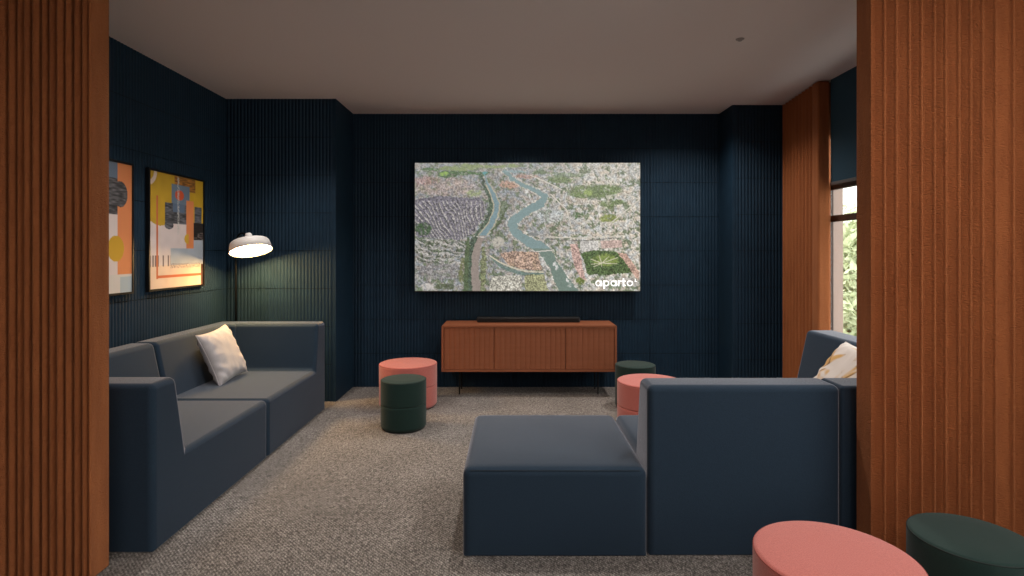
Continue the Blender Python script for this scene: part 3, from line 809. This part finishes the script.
# ------------------------------------------------------------------ floor lamp
lp = tag(empty('floor_lamp', (-2.345,4.755,0)), 'lit floor lamp with a tilted white drum shade behind the left sofa', 'floor lamp')
kid(lathe('base', [(0,0),(.095,0),(.095,.012),(.085,.018),(0,.018)], M['black'], seg=40), lp).matrix_parent_inverse.identity()
R_ = .166
hc = Vector((-2.150,4.600,1.350))
up_ = Vector((-.27,.235,1)).normalized()        # drum axis: underside turned to the room
xa = up_.cross(Vector((0,1,0))).normalized(); ya = up_.cross(xa)
rot = Matrix((xa,ya,up_)).transposed().to_4x4()
def head(o, off=0):
    o.matrix_world = Matrix.Translation(hc)@rot
    bpy.context.view_layer.update()
    mw = o.matrix_world.copy(); o.parent = lp; o.matrix_parent_inverse = Matrix.Translation(lp.location).inverted(); o.matrix_basis = mw
    return o
pe = hc+up_*.085; pole = [Vector((-2.345,4.755,.015)),Vector((-2.345,4.755,1.33))]
c1, c2 = Vector((-2.345,4.755,1.47)), pe+Vector((-.10,.09,.05)); p0 = pole[-1]
for a in np.linspace(0,1,12)[1:]:
    a = float(a); pole.append(p0*(1-a)**3+c1*3*a*(1-a)**2+c2*3*a*a*(1-a)+pe*a**3)
kid(tube('pole', pole, .008, M['black']), lp)
shade = [(0,.044),(.03,.044),(R_-.045,.042),(R_-.024,.038),(R_-.015,.028),(R_,-.046),(R_-.004,-.047),(R_-.019,.024),(R_-.04,.032),(0,.036)]
head(lathe('lamp_shade', shade, M['lampwhite'], seg=64))
dif = [(0,-.040),(R_-.02,-.040),(R_-.008,-.038),(R_-.008,-.034),(0,-.034)]
head(lathe('diffuser', dif, M['lampglow'], seg=48))
head(lathe('diffuser_screw', [(0,-.049),(.010,-.049),(.013,-.045),(.013,-.0405),(0,-.0405)], M['blindbar'], seg=20))
head(lathe('top_knob', [(0,.042),(.028,.042),(.028,.098),(.021,.110),(0,.112)], M['lampwhite'], seg=24))

# ------------------------------------------------------------------ outside
M['bark'] = new_mat('bark', (.10,.07,.05), .9)
M['leaf'] = texture(new_mat('leaf', rough=.7), (.48,.53,.33), (.60,.64,.44), (2,2,2), bump=0)
bsdf(M['leaf']).inputs['Transmission Weight'].default_value = 0
M['grass'] = texture(new_mat('paving', rough=1), (.20,.19,.17), (.26,.25,.22), (1,1,1), bump=0)
g = mesh_obj('ground', [(4,-10,-3.0),(80,-10,-3.0),(80,90,-3.0),(4,90,-3.0)], [(0,1,2,3)], M['grass']); g['kind'] = 'structure'
def tree(x, y, top, rad, label, seed):
    rg = random.Random(seed); root = tag(empty('tree', (x,y,-3.0)), label, 'tree', 'trees outside the window')
    tube_ = tube('trunk', [(0,0,0),(.1,.05,(top+3)*.4),(0,.1,(top+3)*.75)], .16, M['bark'], root, sides=8)
    vs, fs = [], []
    cl = [(rg.gauss(0,.42)*rad, rg.gauss(0,.42)*rad, (top+3)*(.30+.62*rg.random())) for _ in range(46)]
    for c in cl:
        cr_ = rad*(.28+.22*rg.random())
        for _ in range(150):
            d = Vector((rg.gauss(0,1),rg.gauss(0,1),rg.gauss(0,1))).normalized()*cr_*(.7+.35*rg.random())
            p = Vector(c)+d
            a = Vector((rg.gauss(0,1),rg.gauss(0,1),rg.gauss(0,1))).normalized(); b = a.cross(Vector((rg.gauss(0,1),rg.gauss(0,1),rg.gauss(0,1)))).normalized()
            s = .10+.07*rg.random(); k = len(vs)
            vs += [p-a*s, p-b*s*.5, p+a*s, p+b*s*.5]; fs.append((k,k+1,k+2,k+3))
    f = mesh_obj('foliage', vs, fs, M['leaf'], root)
    return root
for i,(x,y,tp,rd_) in enumerate(((8.6,14.2,1.9,1.2),(13.2,20.8,2.5,1.7),(18.5,30.0,3.6,2.6),(6.6,10.4,-.4,1.0),(12.5,12.5,2.2,2.0),(14,5,2.0,2.2),(11.5,-1.5,1.8,1.9))):
    tree(x,y,tp,rd_,'leafy pale green tree seen through the window at the right', 20+i)

# ------------------------------------------------------------------ light
wd = bpy.data.worlds.new('World'); S.world = wd; wd.use_nodes = True
bg = wd.node_tree.nodes['Background']; bg.inputs[0].default_value = (1,.985,.96,1); bg.inputs[1].default_value = 3.2

def area(name, loc, rot, sx, sy, e, col=(1,.93,.87), spread=180):
    l = bpy.data.lights.new(name,'AREA'); l.shape = 'RECTANGLE'; l.size = sx; l.size_y = sy; l.energy = e; l.color = col; l.spread = math.radians(spread)
    o = bpy.data.objects.new(name, l); COL.objects.link(o); o.location = loc; o.rotation_euler = rot
    return o
# unseen fill lights, added under the ceiling to brighten the foreground
area('added_fill_light', (1.5,.9,H-.01), (0,0,0), .9, .5, 24)
area('added_fill_light', (-.2,-1.0,H-.01), (0,0,0), 2.6, .5, 38)
def spot(loc, e, ang=110, blend=.9, rot=(0,0,0), r=.06, col=(1,.925,.86)):
    l = bpy.data.lights.new('downlight','SPOT'); l.energy = e; l.spot_size = math.radians(ang); l.spot_blend = blend; l.shadow_soft_size = r; l.color = col
    o = bpy.data.objects.new('downlight', l); COL.objects.link(o); o.location = loc; o.rotation_euler = rot
    return o

for x_, y_, a_ in ((-1.66,4.15,106),(.15,4.72,126),(1.50,4.64,142)):
    spot((x_,y_,H-.006), 64 if a_ < 140 else 95, a_, .8 if a_ < 140 else 1, r=.035)
    spot((x_,3.15,H-.006), 62, 116, .8, r=.035)
# ------------------------------------------------------------------ camera
cam = bpy.data.cameras.new('camera'); co = bpy.data.objects.new('camera', cam); COL.objects.link(co)
co.location = (0,0,1.3); co.rotation_euler = (PI/2,0,0)
cam.sensor_width = 36; cam.lens = 36*560/1024; cam.shift_y = -36/1024; cam.clip_start = .05; cam.clip_end = 300
S.camera = co
S.view_settings.view_transform = 'Standard'; S.view_settings.look = 'None'
S.view_settings.gamma = 1; S.view_settings.exposure = .22; S.view_settings.use_curve_mapping = False
